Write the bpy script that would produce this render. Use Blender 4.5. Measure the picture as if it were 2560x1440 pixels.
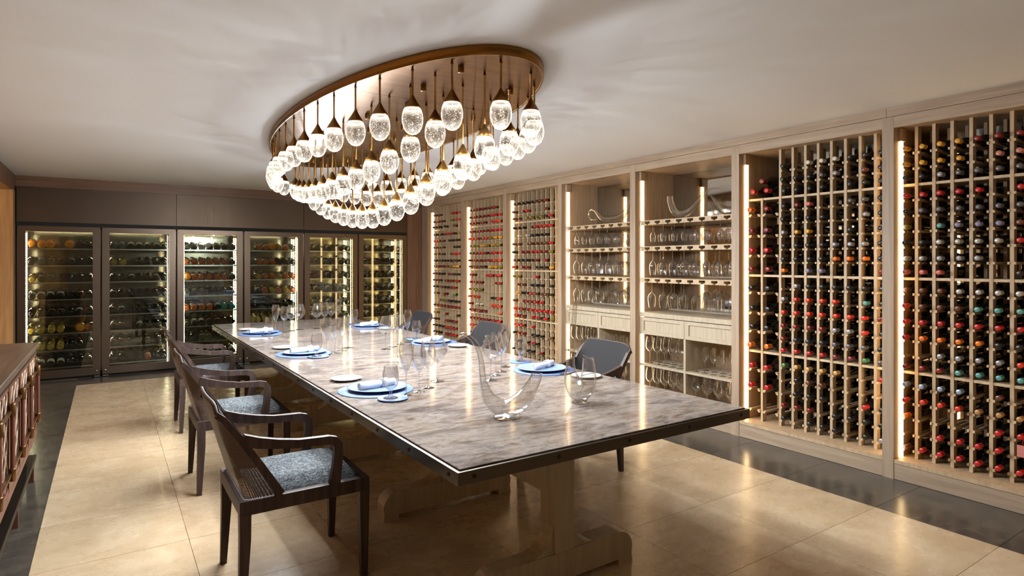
import bpy, math, random
from mathutils import Vector, Matrix
random.seed(7)
scene = bpy.context.scene
for o in list(bpy.data.objects): bpy.data.objects.remove(o)
COL = scene.collection
PI = math.pi

# ------------------------------------------------------------------ camera, world, exposure
cd = bpy.data.cameras.new('camera'); cam = bpy.data.objects.new('camera', cd); COL.objects.link(cam)
cam.location = (0, 0, 1.475); cam.rotation_euler = (PI/2, 0, -math.radians(33.804))
cd.sensor_width = 36; cd.lens = 1510/2560*36; cd.shift_y = -65/2560; cd.clip_start = .02
scene.camera = cam
w = bpy.data.worlds.new('world'); scene.world = w; w.use_nodes = True
w.node_tree.nodes['Background'].inputs[0].default_value = (1, .9, .8, 1)
w.node_tree.nodes['Background'].inputs[1].default_value = .02
vs = scene.view_settings
vs.view_transform = 'Standard'; vs.look = 'None'; vs.gamma = 1; vs.use_curve_mapping = False
vs.exposure = 0.06
cy = scene.cycles
cy.max_bounces = 7; cy.diffuse_bounces = 3; cy.glossy_bounces = 4; cy.transmission_bounces = 4
cy.transparent_max_bounces = 12; cy.caustics_reflective = False; cy.caustics_refractive = False
cy.sample_clamp_indirect = 4.0; cy.use_denoising = True; cy.use_adaptive_sampling = True; cy.adaptive_threshold = .15; cy.use_light_tree = True
PENDANT_W = 12.5         # watts per chandelier drop
LED_RACK = 10.0          # strip emission in the cabinets
LED_FRIDGE = 62.0

# ------------------------------------------------------------------ helpers
def lin(c):
    c = [x/255 for x in c]
    return tuple((x/12.92 if x <= .04045 else ((x+.055)/1.055)**2.4) for x in c) + (1,)

class MB:
    def __init__(s): s.v = []; s.f = []; s.sm = []
    def add(s, vs, fs, smooth=False):
        n = len(s.v); s.v += [tuple(p) for p in vs]
        for f in fs: s.f.append(tuple(i+n for i in f)); s.sm.append(smooth)
        return s
    def box(s, x0, x1, y0, y1, z0, z1):
        return s.add([(x0,y0,z0),(x1,y0,z0),(x1,y1,z0),(x0,y1,z0),(x0,y0,z1),(x1,y0,z1),(x1,y1,z1),(x0,y1,z1)],
                     [(0,3,2,1),(4,5,6,7),(0,1,5,4),(1,2,6,5),(2,3,7,6),(3,0,4,7)])
    def bbox(s, x0, x1, y0, y1, z0, z1, b=.004):
        # box with chamfered vertical and top edges
        def ring(i, z): return [(x0+i,y0+b,z),(x0+b,y0+i,z),(x1-b,y0+i,z),(x1-i,y0+b,z),(x1-i,y1-b,z),(x1-b,y1-i,z),(x0+b,y1-i,z),(x0+i,y1-b,z)]
        R = [ring(b, z0), ring(0, z0+b), ring(0, z1-b), ring(b, z1)]
        vs = sum(R, []); fs = []
        for k in range(3):
            for i in range(8):
                j = (i+1) % 8; fs.append((k*8+i, k*8+j, k*8+8+j, k*8+8+i))
        fs.append(tuple(range(7, -1, -1))); fs.append(tuple(range(24, 32)))
        return s.add(vs, fs)
    def prism(s, poly, a0, a1, axis='x'):
        # polygon (p,q) extruded along axis
        def P(p, q, a): return (a,p,q) if axis == 'x' else ((p,a,q) if axis == 'y' else (p,q,a))
        n = len(poly); vs = [P(p,q,a0) for p,q in poly]+[P(p,q,a1) for p,q in poly]
        fs = [tuple(range(n-1,-1,-1)), tuple(range(n,2*n))]
        for i in range(n): j = (i+1) % n; fs.append((i,j,n+j,n+i))
        return s.add(vs, fs)
    def lathe(s, prof, seg=16, org=(0,0,0), axis='z', closed=False, smooth=True, sx=1, sy=1):
        vs = []; fs = []; n = len(prof)
        for r, h in prof:
            for i in range(seg):
                a = 2*PI*i/seg; c, d = r*math.cos(a)*sx, r*math.sin(a)*sy
                p = (c,d,h) if axis == 'z' else ((h,c,d) if axis == 'x' else (d,h,c))
                vs.append((p[0]+org[0], p[1]+org[1], p[2]+org[2]))
        for k in range(n-1):
            for i in range(seg):
                j = (i+1) % seg; fs.append((k*seg+i, k*seg+j, (k+1)*seg+j, (k+1)*seg+i))
        s.add(vs, fs, smooth)
        if closed:
            b = len(s.v)-len(vs)
            s.f.append(tuple(b+i for i in range(seg-1,-1,-1))); s.sm.append(False)
            s.f.append(tuple(b+(n-1)*seg+i for i in range(seg))); s.sm.append(False)
        return s
    def tube(s, pts, rad, seg=10, cap=True, flat=None):
        # sweep with per-point radius; flat=(a,b) multipliers across / along the side vector
        pts = [Vector(p) for p in pts]; n = len(pts)
        if not isinstance(rad, (list, tuple)): rad = [rad]*n
        up = None; rings = []
        for i, p in enumerate(pts):
            t = (pts[min(i+1,n-1)]-pts[max(i-1,0)]).normalized()
            if up is None:
                up = Vector((0,0,1)) if abs(t.z) < .9 else Vector((0,1,0))
                sd = t.cross(up).normalized()
            else:
                sd = (sd - t*sd.dot(t)).normalized()
            nn = sd.cross(t).normalized()
            a, b = flat or (1,1)
            rings.append([p + sd*(math.cos(2*PI*k/seg)*rad[i]*a) + nn*(math.sin(2*PI*k/seg)*rad[i]*b) for k in range(seg)])
        fs = []
        for k in range(n-1):
            for i in range(seg):
                j = (i+1) % seg; fs.append((k*seg+i, k*seg+j, (k+1)*seg+j, (k+1)*seg+i))
        vs = sum(rings, []); s.add(vs, fs, True)
        if cap:
            b = len(s.v)-len(vs)
            s.f.append(tuple(b+i for i in range(seg-1,-1,-1))); s.sm.append(False)
            s.f.append(tuple(b+(n-1)*seg+i for i in range(seg))); s.sm.append(False)
        return s
    def bar(s, pts, wy, wn):
        # rectangular section sweep in the XZ plane: thickness wn in plane (list or number), width wy in Y
        n = len(pts); vs = []; fs = []
        if not isinstance(wn, (list, tuple)): wn = [wn]*n
        for i, (x, y, z) in enumerate(pts):
            a = pts[max(i-1,0)]; b = pts[min(i+1,n-1)]
            t = Vector((b[0]-a[0], 0, b[2]-a[2])).normalized(); m = Vector((-t.z, 0, t.x))*wn[i]/2
            for q, e in ((1,-1),(1,1),(-1,1),(-1,-1)): vs.append((x+m.x*q, y+e*wy/2, z+m.z*q))
        for k in range(n-1):
            for i in range(4):
                j = (i+1) % 4; fs.append((k*4+i, k*4+4+i, k*4+4+j, k*4+j))
        fs.append((0,1,2,3)); fs.append((4*n-1,4*n-2,4*n-3,4*n-4))
        return s.add(vs, fs)
    def mesh(s, name, mat=None):
        me = bpy.data.meshes.new(name); me.from_pydata(s.v, [], s.f)
        me.polygons.foreach_set('use_smooth', s.sm)
        if mat: me.materials.append(mat)
        me.update(); return me
    def build(s, name, mat, parent=None, loc=None, kind=None):
        return link(name, s.mesh(name, mat), parent, loc, kind)

def link(name, me, parent=None, loc=None, kind=None, mat=None):
    o = bpy.data.objects.new(name, me); COL.objects.link(o)
    if parent: o.parent = parent
    if loc: o.location = loc
    if kind: o['kind'] = kind
    if mat:
        o.material_slots[0].link = 'OBJECT'; o.material_slots[0].material = mat
    return o
def tag(o, label, cat, group=None):
    o['label'] = label; o['category'] = cat
    if group: o['group'] = group
    return o
def thing(name, label, cat, loc=(0,0,0), rz=0, group=None):
    o = bpy.data.objects.new(name, None); COL.objects.link(o); o.empty_display_size = .1
    o.location = loc; o.rotation_euler = (0,0,rz); return tag(o, label, cat, group)
def copy_tree(o, parent=None):
    c = o.copy(); COL.objects.link(c)
    if parent: c.parent = parent
    for ch in list(o.children): copy_tree(ch, c)
    return c
def fixn(me):
    import bmesh
    bm = bmesh.new(); bm.from_mesh(me); bmesh.ops.recalc_face_normals(bm, faces=bm.faces); bm.to_mesh(me); bm.free(); return me
ORD = ['zeroth','first','second','third','fourth','fifth','sixth','seventh','eighth','ninth','tenth','eleventh','twelfth','thirteenth','fourteenth','fifteenth','sixteenth','seventeenth','eighteenth','nineteenth','twentieth','twenty-first']

# ------------------------------------------------------------------ materials
def newmat(name):
    m = bpy.data.materials.new(name); m.use_nodes = True; nt = m.node_tree
    return m, nt, nt.nodes['Principled BSDF']
def plain(name, rgb, rough=.5, metal=0, spec=.5, coat=0, emit=None, es=0):
    m, nt, b = newmat(name)
    b.inputs['Base Color'].default_value = lin(rgb); b.inputs['Roughness'].default_value = rough
    b.inputs['Metallic'].default_value = metal; b.inputs['Specular IOR Level'].default_value = spec
    b.inputs['Coat Weight'].default_value = coat
    if emit: b.inputs['Emission Color'].default_value = lin(emit); b.inputs['Emission Strength'].default_value = es
    return m
def ramp(nt, fac, stops):
    r = nt.nodes.new('ShaderNodeValToRGB'); el = r.color_ramp.elements
    while len(el) < len(stops): el.new(.5)
    for e, (p, c) in zip(el, stops): e.position = p; e.color = lin(c)
    nt.links.new(fac, r.inputs[0]); return r.outputs[0]
def poscoord(nt, scale=(1,1,1), rot=(0,0,0), rnd=0):
    g = nt.nodes.new('ShaderNodeNewGeometry'); mp = nt.nodes.new('ShaderNodeMapping')
    mp.inputs['Scale'].default_value = scale; mp.inputs['Rotation'].default_value = rot
    src = g.outputs['Position']
    if rnd:
        oi = nt.nodes.new('ShaderNodeObjectInfo'); ml = nt.nodes.new('ShaderNodeMath'); ml.operation = 'MULTIPLY'; ml.inputs[1].default_value = rnd
        nt.links.new(oi.outputs['Random'], ml.inputs[0]); ad = nt.nodes.new('ShaderNodeVectorMath'); ad.operation = 'ADD'
        nt.links.new(src, ad.inputs[0]); nt.links.new(ml.outputs[0], ad.inputs[1]); src = ad.outputs[0]
    nt.links.new(src, mp.inputs[0]); return mp.outputs[0]
def noise(nt, co, scale=5, detail=4, rough=.55, dist=0):
    n = nt.nodes.new('ShaderNodeTexNoise'); n.inputs['Scale'].default_value = scale; n.inputs['Detail'].default_value = detail
    n.inputs['Roughness'].default_value = rough; n.inputs['Distortion'].default_value = dist
    nt.links.new(co, n.inputs['Vector']); return n.outputs['Fac']
def bump(nt, b, h, st=.2, dist=.01):
    bp = nt.nodes.new('ShaderNodeBump'); bp.inputs['Strength'].default_value = st; bp.inputs['Distance'].default_value = dist
    nt.links.new(h, bp.inputs['Height']); nt.links.new(bp.outputs[0], b.inputs['Normal'])
def wood(name, dark, mid, light, grain='z', rough=.5, rnd=3, fine=1):
    m, nt, b = newmat(name)
    sc = {'z': (28,28,1.6), 'y': (28,1.6,28), 'x': (1.6,28,28)}[grain]
    co = poscoord(nt, sc, rnd=rnd)
    n = noise(nt, co, 1.2*fine, 6, .6, .4)
    nt.links.new(ramp(nt, n, [(.25, dark), (.5, mid), (.75, light)]), b.inputs['Base Color'])
    b.inputs['Roughness'].default_value = rough; bump(nt, b, n, .12, .003); return m
oak_v = wood('limed_oak_vertical', (140,118,98), (160,137,115), (178,155,132), 'z')
oak_h = wood('limed_oak_horizontal', (140,118,98), (160,137,115), (176,153,130), 'y')
oak_in = wood('pale_oak_inside', (160,134,104), (180,153,122), (196,170,138), 'z')
rackw = wood('rack_pine', (160,134,102), (182,156,124), (200,176,144), 'z')
railw = wood('rail_pine', (172,146,112), (194,168,134), (212,188,154), 'x')
walnut = wood('walnut_panel', (84,58,42), (106,74,54), (122,88,66), 'z', .45)
walnut_h = wood('walnut_fascia', (84,56,38), (104,72,50), (118,84,60), 'x', .45)
honey = wood('honey_oak', (160,116,68), (184,138,86), (200,156,104), 'z', .45)
taupe = wood('taupe_painted_oak', (158,142,120), (172,156,134), (184,168,146), 'z', .5)
dkwood = wood('dark_chair_wood', (44,34,32), (66,52,48), (86,70,64), 'z', .48, rnd=5)
dkwood.node_tree.nodes['Principled BSDF'].inputs['Specular IOR Level'].default_value = .22
sidew = wood('sideboard_wood', (52,36,26), (72,52,38), (88,66,50), 'y', .4)
paint = plain('ceiling_paint', (222,223,226), .8, spec=.2)
wallp = plain('wall_paint', (170,155,138), .8, spec=.2)
white_cloth = plain('white_linen', (222,222,226), .85, spec=.2)
steel = plain('polished_steel', (200,198,194), .18, 1)
def brushed(name, rgb, rough, sc):
    m, nt, b = newmat(name); co = poscoord(nt, sc); n = noise(nt, co, 1, 3)
    b.inputs['Base Color'].default_value = lin(rgb); b.inputs['Metallic'].default_value = 1
    mr = nt.nodes.new('ShaderNodeMapRange'); mr.inputs[3].default_value = rough*.7; mr.inputs[4].default_value = rough*1.3
    nt.links.new(n, mr.inputs[0]); nt.links.new(mr.outputs[0], b.inputs['Roughness']); return m
bronze = brushed('bronze_steel', (92,79,69), .36, (6,6,300))
bronze_p = brushed('bronze_steel_panel', (80,68,59), .42, (300,6,6))
tedge = brushed('blackened_steel', (84,75,66), .32, (4,4,60))
brass = brushed('aged_brass', (132,94,48), .34, (20,80,20))
brass_pl = brushed('brushed_brass_plate', (104,66,26), .38, (3,18,3))
ironm = plain('dark_iron', (58,48,40), .45, .9)
black = plain('black_gap', (12,10,9), .7)
# stone
def tilemat(name, stops, rough, sc=2.2, b2=None):
    m, nt, b = newmat(name); co = poscoord(nt, (1,1.4,1), rnd=30)
    n = noise(nt, co, sc, 9, .62, .8); nt.links.new(ramp(nt, n, stops), b.inputs['Base Color'])
    n2 = noise(nt, co, 7, 5, .6)
    mr = nt.nodes.new('ShaderNodeMapRange'); mr.inputs[3].default_value = rough*.75; mr.inputs[4].default_value = rough*1.35
    nt.links.new(n2, mr.inputs[0]); nt.links.new(mr.outputs[0], b.inputs['Roughness']); return m
cream = tilemat('cream_marble_tile', [(.3,(178,152,120)),(.48,(191,166,134)),(.62,(201,178,148)),(.78,(186,160,128))], .26)
darkt = tilemat('charcoal_stone_tile', [(.3,(56,51,46)),(.5,(73,67,60)),(.75,(94,86,76))], .22, 5)
grout = plain('grout', (150,130,104), .9)
def marble():
    m, nt, b = newmat('table_marble')
    co = poscoord(nt, (2.2,3.4,1), (0,0,math.radians(34)))
    n = noise(nt, co, 1.5, 14, .7, .9)
    c1 = ramp(nt, n, [(.32,(44,39,42)),(.41,(74,67,68)),(.47,(104,95,91)),(.54,(134,123,115)),(.60,(106,88,75)),(.70,(66,55,50))])
    co2 = poscoord(nt, (1.2,4.6,1), (0,0,math.radians(28)))
    n2 = noise(nt, co2, 2.2, 12, .72, 1.8)
    c2 = ramp(nt, n2, [(.34,(70,52,41)),(.42,(100,86,77)),(.49,(126,115,108)),(.56,(152,142,137)),(.66,(78,71,75))])
    n3 = noise(nt, poscoord(nt, (6,14,1), (0,0,math.radians(30))), 3, 10, .75, 1)
    mx = nt.nodes.new('ShaderNodeMix'); mx.data_type = 'RGBA'; nt.links.new(n3, mx.inputs[0])
    nt.links.new(c1, mx.inputs[6]); nt.links.new(c2, mx.inputs[7]); nt.links.new(mx.outputs[2], b.inputs['Base Color'])
    b.inputs['Roughness'].default_value = .11; b.inputs['Specular IOR Level'].default_value = .32; return m
marble_m = marble()
marble_side = plain('marble_edge', (128,114,102), .3)
# glass made of a clear transmission and a mirror-like sheen that grows towards the outline
def thinglass(name, tint=(252,252,252), base=.05, gain=.8, power=3.2, rough=.02):
    m = bpy.data.materials.new(name); m.use_nodes = True; nt = m.node_tree; nt.nodes.clear()
    out = nt.nodes.new('ShaderNodeOutputMaterial'); tr = nt.nodes.new('ShaderNodeBsdfTransparent'); gl = nt.nodes.new('ShaderNodeBsdfGlossy')
    tr.inputs[0].default_value = lin(tint); gl.inputs['Roughness'].default_value = rough
    lw = nt.nodes.new('ShaderNodeLayerWeight'); lw.inputs[0].default_value = .5
    p = nt.nodes.new('ShaderNodeMath'); p.operation = 'POWER'; p.inputs[1].default_value = power; nt.links.new(lw.outputs['Facing'], p.inputs[0])
    a = nt.nodes.new('ShaderNodeMath'); a.operation = 'MULTIPLY_ADD'; a.inputs[1].default_value = gain; a.inputs[2].default_value = base; a.use_clamp = True
    nt.links.new(p.outputs[0], a.inputs[0]); mx = nt.nodes.new('ShaderNodeMixShader')
    nt.links.new(a.outputs[0], mx.inputs[0]); nt.links.new(tr.outputs[0], mx.inputs[1]); nt.links.new(gl.outputs[0], mx.inputs[2])
    nt.links.new(mx.outputs[0], out.inputs[0]); return m
stemglass = thinglass('clear_stemware', (246,247,249), .10, 1.0, 1.5, .04)
decglass = thinglass('clear_decanter', (246,246,245), .11, 1.0, 1.5, .04)
pane_m = thinglass('door_glass', (232,236,232), .06, .7, 3.5, .005)
mirror = plain('antique_mirror', (186,178,166), .05, 1)
def emis(name, rgb, st, dots=0, sampling=None):
    m = bpy.data.materials.new(name); m.use_nodes = True; nt = m.node_tree; nt.nodes.clear()
    out = nt.nodes.new('ShaderNodeOutputMaterial'); em = nt.nodes.new('ShaderNodeEmission')
    em.inputs[0].default_value = lin(rgb); em.inputs[1].default_value = st
    if dots:
        co = poscoord(nt); sp = nt.nodes.new('ShaderNodeSeparateXYZ'); nt.links.new(co, sp.inputs[0])
        ml = nt.nodes.new('ShaderNodeMath'); ml.operation = 'MULTIPLY'; ml.inputs[1].default_value = 2*PI*dots; nt.links.new(sp.outputs[2], ml.inputs[0])
        sn = nt.nodes.new('ShaderNodeMath'); sn.operation = 'SINE'; nt.links.new(ml.outputs[0], sn.inputs[0])
        mr = nt.nodes.new('ShaderNodeMapRange'); mr.inputs[1].default_value = -.2; mr.inputs[2].default_value = .8; mr.inputs[3].default_value = .12*st; mr.inputs[4].default_value = 1.9*st
        nt.links.new(sn.outputs[0], mr.inputs[0]); nt.links.new(mr.outputs[0], em.inputs[1])
    nt.links.new(em.outputs[0], out.inputs[0]); return m
led_warm = emis('warm_led', (255,216,158), LED_RACK)
led_cool = emis('cool_led_dots', (255,240,198), LED_FRIDGE, 38)
led_gold = emis('golden_led_dots', (255,224,150), LED_FRIDGE*.8, 38)
led_niche = emis('niche_led', (255,206,140), 9)
# crystal of the chandelier: clear, seeded with bubbles, glowing from the diode above it
def crystal():
    m = bpy.data.materials.new('seeded_crystal'); m.use_nodes = True; nt = m.node_tree; nt.nodes.clear()
    L = nt.links.new
    out = nt.nodes.new('ShaderNodeOutputMaterial'); tr = nt.nodes.new('ShaderNodeBsdfTransparent'); gl = nt.nodes.new('ShaderNodeBsdfGlossy')
    em = nt.nodes.new('ShaderNodeEmission'); gl.inputs['Roughness'].default_value = .04
    tc = nt.nodes.new('ShaderNodeTexCoord'); oi = nt.nodes.new('ShaderNodeObjectInfo')
    ad = nt.nodes.new('ShaderNodeVectorMath'); ad.operation = 'ADD'; L(tc.outputs['Object'], ad.inputs[0])
    ml = nt.nodes.new('ShaderNodeMath'); ml.operation = 'MULTIPLY'; ml.inputs[1].default_value = 9; L(oi.outputs['Random'], ml.inputs[0]); L(ml.outputs[0], ad.inputs[1])
    vo = nt.nodes.new('ShaderNodeTexVoronoi'); vo.inputs['Scale'].default_value = 150; L(ad.outputs[0], vo.inputs['Vector'])
    r1 = nt.nodes.new('ShaderNodeMapRange'); r1.inputs[1].default_value = .15; r1.inputs[2].default_value = .5; r1.inputs[3].default_value = 1; r1.inputs[4].default_value = 0; L(vo.outputs['Distance'], r1.inputs[0])
    sc = nt.nodes.new('ShaderNodeMapping'); sc.inputs['Scale'].default_value = (1,1,.35); L(ad.outputs[0], sc.inputs[0])
    n = nt.nodes.new('ShaderNodeTexNoise'); n.inputs['Scale'].default_value = 45; n.inputs['Detail'].default_value = 3; L(sc.outputs[0], n.inputs['Vector'])
    r2 = nt.nodes.new('ShaderNodeMapRange'); r2.inputs[1].default_value = .42; r2.inputs[2].default_value = .62; L(n.outputs['Fac'], r2.inputs[0])
    mu = nt.nodes.new('ShaderNodeMath'); mu.operation = 'MULTIPLY'; L(r1.outputs[0], mu.inputs[0]); L(r2.outputs[0], mu.inputs[1])
    lw = nt.nodes.new('ShaderNodeLayerWeight'); lw.inputs[0].default_value = .5
    pw = nt.nodes.new('ShaderNodeMath'); pw.operation = 'POWER'; pw.inputs[1].default_value = 3; L(lw.outputs['Facing'], pw.inputs[0])
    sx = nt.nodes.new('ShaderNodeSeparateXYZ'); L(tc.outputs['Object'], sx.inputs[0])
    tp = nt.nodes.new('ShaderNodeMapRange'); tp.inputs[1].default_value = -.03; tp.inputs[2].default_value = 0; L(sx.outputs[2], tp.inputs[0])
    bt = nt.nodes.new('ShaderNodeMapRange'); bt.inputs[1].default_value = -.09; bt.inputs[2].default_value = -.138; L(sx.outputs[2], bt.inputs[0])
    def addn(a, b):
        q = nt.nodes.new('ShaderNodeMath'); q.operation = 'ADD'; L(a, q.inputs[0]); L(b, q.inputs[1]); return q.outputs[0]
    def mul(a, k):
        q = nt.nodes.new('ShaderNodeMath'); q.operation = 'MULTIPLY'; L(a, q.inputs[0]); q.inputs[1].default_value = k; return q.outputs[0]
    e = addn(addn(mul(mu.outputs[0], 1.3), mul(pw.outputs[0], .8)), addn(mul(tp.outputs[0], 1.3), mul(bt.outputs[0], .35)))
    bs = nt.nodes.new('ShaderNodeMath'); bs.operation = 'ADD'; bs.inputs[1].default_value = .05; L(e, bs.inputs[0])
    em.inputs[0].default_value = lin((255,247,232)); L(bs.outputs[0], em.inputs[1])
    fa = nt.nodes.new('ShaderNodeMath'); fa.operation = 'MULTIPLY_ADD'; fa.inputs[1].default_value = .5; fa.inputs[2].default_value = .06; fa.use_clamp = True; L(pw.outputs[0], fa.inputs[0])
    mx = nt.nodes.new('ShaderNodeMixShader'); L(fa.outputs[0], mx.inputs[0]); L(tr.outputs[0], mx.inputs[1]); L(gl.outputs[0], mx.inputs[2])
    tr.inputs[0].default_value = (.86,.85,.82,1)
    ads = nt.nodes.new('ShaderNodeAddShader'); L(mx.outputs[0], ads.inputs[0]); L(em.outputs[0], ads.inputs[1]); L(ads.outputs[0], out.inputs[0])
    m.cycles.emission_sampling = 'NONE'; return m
crystal_m = crystal()
# bottles
botglass = plain('dark_bottle_glass', (18,16,13), .1, spec=.6)
olive = plain('olive_bottle_glass', (44,46,20), .1, spec=.6)
def liquid(name, centre, edge):
    m, nt, b = newmat(name); lw = nt.nodes.new('ShaderNodeLayerWeight'); lw.inputs[0].default_value = .35
    nt.links.new(ramp(nt, lw.outputs['Facing'], [(0, centre), (.45, centre), (.8, edge)]), b.inputs['Base Color'])  # light through the glass painted in: glowing centre, dark outline by view angle
    b.inputs['Roughness'].default_value = .1; b.inputs['Specular IOR Level'].default_value = .7; return m
amber = liquid('amber_spirit', (180,108,26), (70,34,8))
cognac = liquid('cognac_spirit', (150,72,22), (58,20,6))
gold_g = liquid('golden_spirit', (142,114,42), (62,50,14))
smoke = plain('smoky_glass', (66,64,62), .15, spec=.6)
teal_g = plain('teal_glass', (40,108,98), .15)
CAPS = {'K': ('black',(30,28,28)), 'S': ('silver',(150,150,154)), 'R': ('red',(186,30,32)), 'D': ('dark red',(128,30,28)), 'O': ('orange',(222,112,24)),
        'T': ('vermilion',(208,54,32)), 'Y': ('yellow',(208,152,40)), 'B': ('brown',(104,58,40)), 'W': ('white',(206,196,180)), 'V': ('violet',(128,120,150)),
        'G': ('green',(74,128,78)), 'A': ('teal',(84,146,140)), 'L': ('pale grey',(176,172,164)), 'P': ('rose',(196,92,88)), 'N': ('navy',(38,44,58)),
        'U': ('blue and white',(150,164,186)), 'C': ('tan',(170,124,76)), 'F': ('foil-pink',(190,120,104)), 'Q': ('olive',(120,110,34)), 'H': ('grey',(92,90,92)), 'M': ('maroon',(120,44,52)),
        'X': ('buff and red',(196,150,84))}
capm = {k: plain('capsule_'+v[0].replace(' ','_').replace('-','_'), v[1], .32, .25 if k in 'SLHU' else 0, .6) for k, v in CAPS.items()}
label_cream = plain('paper_label_cream', (196,184,160), .7)
label_salmon = plain('paper_label_salmon', (196,120,92), .7)
label_grey = plain('paper_label_grey', (130,128,120), .7)
# table things
blue_lea = plain('blue_leather', (86,110,162), .5)
plate_m = plain('pale_blue_glass_plate', (136,158,196), .12, spec=.7)
china = plain('white_china', (226,226,224), .12, spec=.6)
def fabric():
    m, nt, b = newmat('grey_tweed')
    n = noise(nt, poscoord(nt, (40,170,170)), 1, 3, .7); n2 = noise(nt, poscoord(nt, (170,40,170)), 1, 3, .7)
    ad = nt.nodes.new('ShaderNodeMath'); ad.operation = 'ADD'; nt.links.new(n, ad.inputs[0]); nt.links.new(n2, ad.inputs[1])
    nt.links.new(ramp(nt, ad.outputs[0], [(.34,(18,19,21)),(.46,(54,57,62)),(.53,(92,97,102)),(.66,(140,144,148))]), b.inputs['Base Color'])
    hf = nt.nodes.new('ShaderNodeMath'); hf.operation = 'MULTIPLY'; hf.inputs[1].default_value = .5; nt.links.new(ad.outputs[0], hf.inputs[0])
    r = nt.nodes['Color Ramp']; nt.links.new(hf.outputs[0], r.inputs[0])
    b.inputs['Roughness'].default_value = .9; bump(nt, b, ad.outputs[0], .4, .004); return m
tweed = fabric()
def cane(name, rgb):
    # woven cane: strands in a fine square grid with open holes
    m = bpy.data.materials.new(name); m.use_nodes = True; nt = m.node_tree; L = nt.links.new
    b = nt.nodes['Principled BSDF']; out = nt.nodes['Material Output']
    b.inputs['Base Color'].default_value = lin(rgb); b.inputs['Roughness'].default_value = .45
    uv = nt.nodes.new('ShaderNodeUVMap'); sp = nt.nodes.new('ShaderNodeSeparateXYZ'); L(uv.outputs[0], sp.inputs[0])
    hs = []
    for i in (0, 1):
        q = nt.nodes.new('ShaderNodeMath'); q.operation = 'MULTIPLY'; q.inputs[1].default_value = PI/.0072; L(sp.outputs[i], q.inputs[0])
        s = nt.nodes.new('ShaderNodeMath'); s.operation = 'SINE'; L(q.outputs[0], s.inputs[0])
        a = nt.nodes.new('ShaderNodeMath'); a.operation = 'ABSOLUTE'; L(s.outputs[0], a.inputs[0])
        g = nt.nodes.new('ShaderNodeMath'); g.operation = 'GREATER_THAN'; g.inputs[1].default_value = .8; L(a.outputs[0], g.inputs[0]); hs.append(g.outputs[0])
    mu = nt.nodes.new('ShaderNodeMath'); mu.operation = 'MULTIPLY'; L(hs[0], mu.inputs[0]); L(hs[1], mu.inputs[1])
    tr = nt.nodes.new('ShaderNodeBsdfTransparent'); mx = nt.nodes.new('ShaderNodeMixShader')
    L(mu.outputs[0], mx.inputs[0]); L(b.outputs[0], mx.inputs[1]); L(tr.outputs[0], mx.inputs[2]); L(mx.outputs[0], out.inputs[0]); return m
cane_m = cane('woven_cane', (96,80,72))
cane_in = plain('charcoal_mesh_pad', (40,38,40), .8, spec=.2)

# ------------------------------------------------------------------ the room
XL, XR, YB, ZC = -.93, 4.437, 9.37, 2.527
XE, YN = 5.03, -2.6
floor = MB().box(-1.5, XE+.3, YN-.1, 10.2, -.12, -.006).build('floor', grout, kind='structure')
ys = [1.803+.607*k for k in range(-7, 12)] + [8.89]
cream_x = [-.31, .36, 1.03, 1.70, 2.37, 3.04, 3.837]
def tiles(xs, ys, mat, nm):
    cache = {}
    for a, b in zip(xs, xs[1:]):
        for c, d in zip(ys, ys[1:]):
            if d-c < .03 or b-a < .03: continue
            k = (round(b-a,3), round(d-c,3))
            if k not in cache:
                hw, hd, g = (b-a)/2, (d-c)/2, .0011
                cache[k] = MB().box(-hw+g, hw-g, -hd+g, hd-g, -.006, 0).mesh(nm, mat)
            link(nm, cache[k], floor, ((a+b)/2, (c+d)/2, 0))
ys = [y for y in ys if y <= 8.89]
tiles(cream_x, ys, cream, 'cream_floor_tile')
tiles([3.837, XR+.02], ys+[9.37], darkt, 'charcoal_floor_tile')
tiles([-1.0, -.31], ys+[9.37], darkt, 'charcoal_floor_tile')
tiles(cream_x, [8.89, 9.5], darkt, 'charcoal_floor_tile')
ceiling = MB().box(-1.6, XE+.3, YN-.1, 10.2, ZC, ZC+.1).build('ceiling', paint, kind='structure')
MB().box(-1.6, XE+.3, 10.1, 10.2, 0, ZC).build('wall_back', wallp, kind='structure')
MB().box(XE+.02, XE+.2, YN, 10.1, 0, ZC).build('wall_right', wallp, kind='structure')
MB().box(-1.6, XE+.2, YN-.1, YN, 0, ZC).build('wall_near', wallp, kind='structure')
wl = MB().box(XL-.55, XL-.4, YN, 10.1, 0, ZC).build('wall_left', honey, kind='structure')
MB().box(XL-.4, XL, 9.22, 10.1, 0, 2.335).build('end_panel', honey, wl)
MB().box(XL-.4, XL, YN, 1.2, 0, 2.335).build('end_panel', honey, wl)
MB().box(XL-.4, XL-.02, YN, 10.1, 2.33, ZC).build('soffit', honey, wl)
MB().box(XL-.02, XL, YN, 9.37, 2.335, ZC).build('trim_1', walnut, kind='structure')
MB().box(XL-.35, XL-.33, 1.3, 9.15, 2.318, 2.33).build('led_strip', led_niche, wl)
# back wall joinery
MB().box(XL, 4.45, YB+.03, 10.1, 2.394, ZC).build('trim_2', walnut_h, kind='structure')
for a, b in ((4.168, XR+.12),):
    MB().box(a, b, YB+.0, 10.1, 0, 2.394).build('trim_3', walnut, kind='structure')
MB().box(XL, XL+.012, YB+.02, 10.05, 0, 2.394).build('trim_4', black, kind='structure')  # black strip standing in for the shaded gap between wall and fridges
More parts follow.
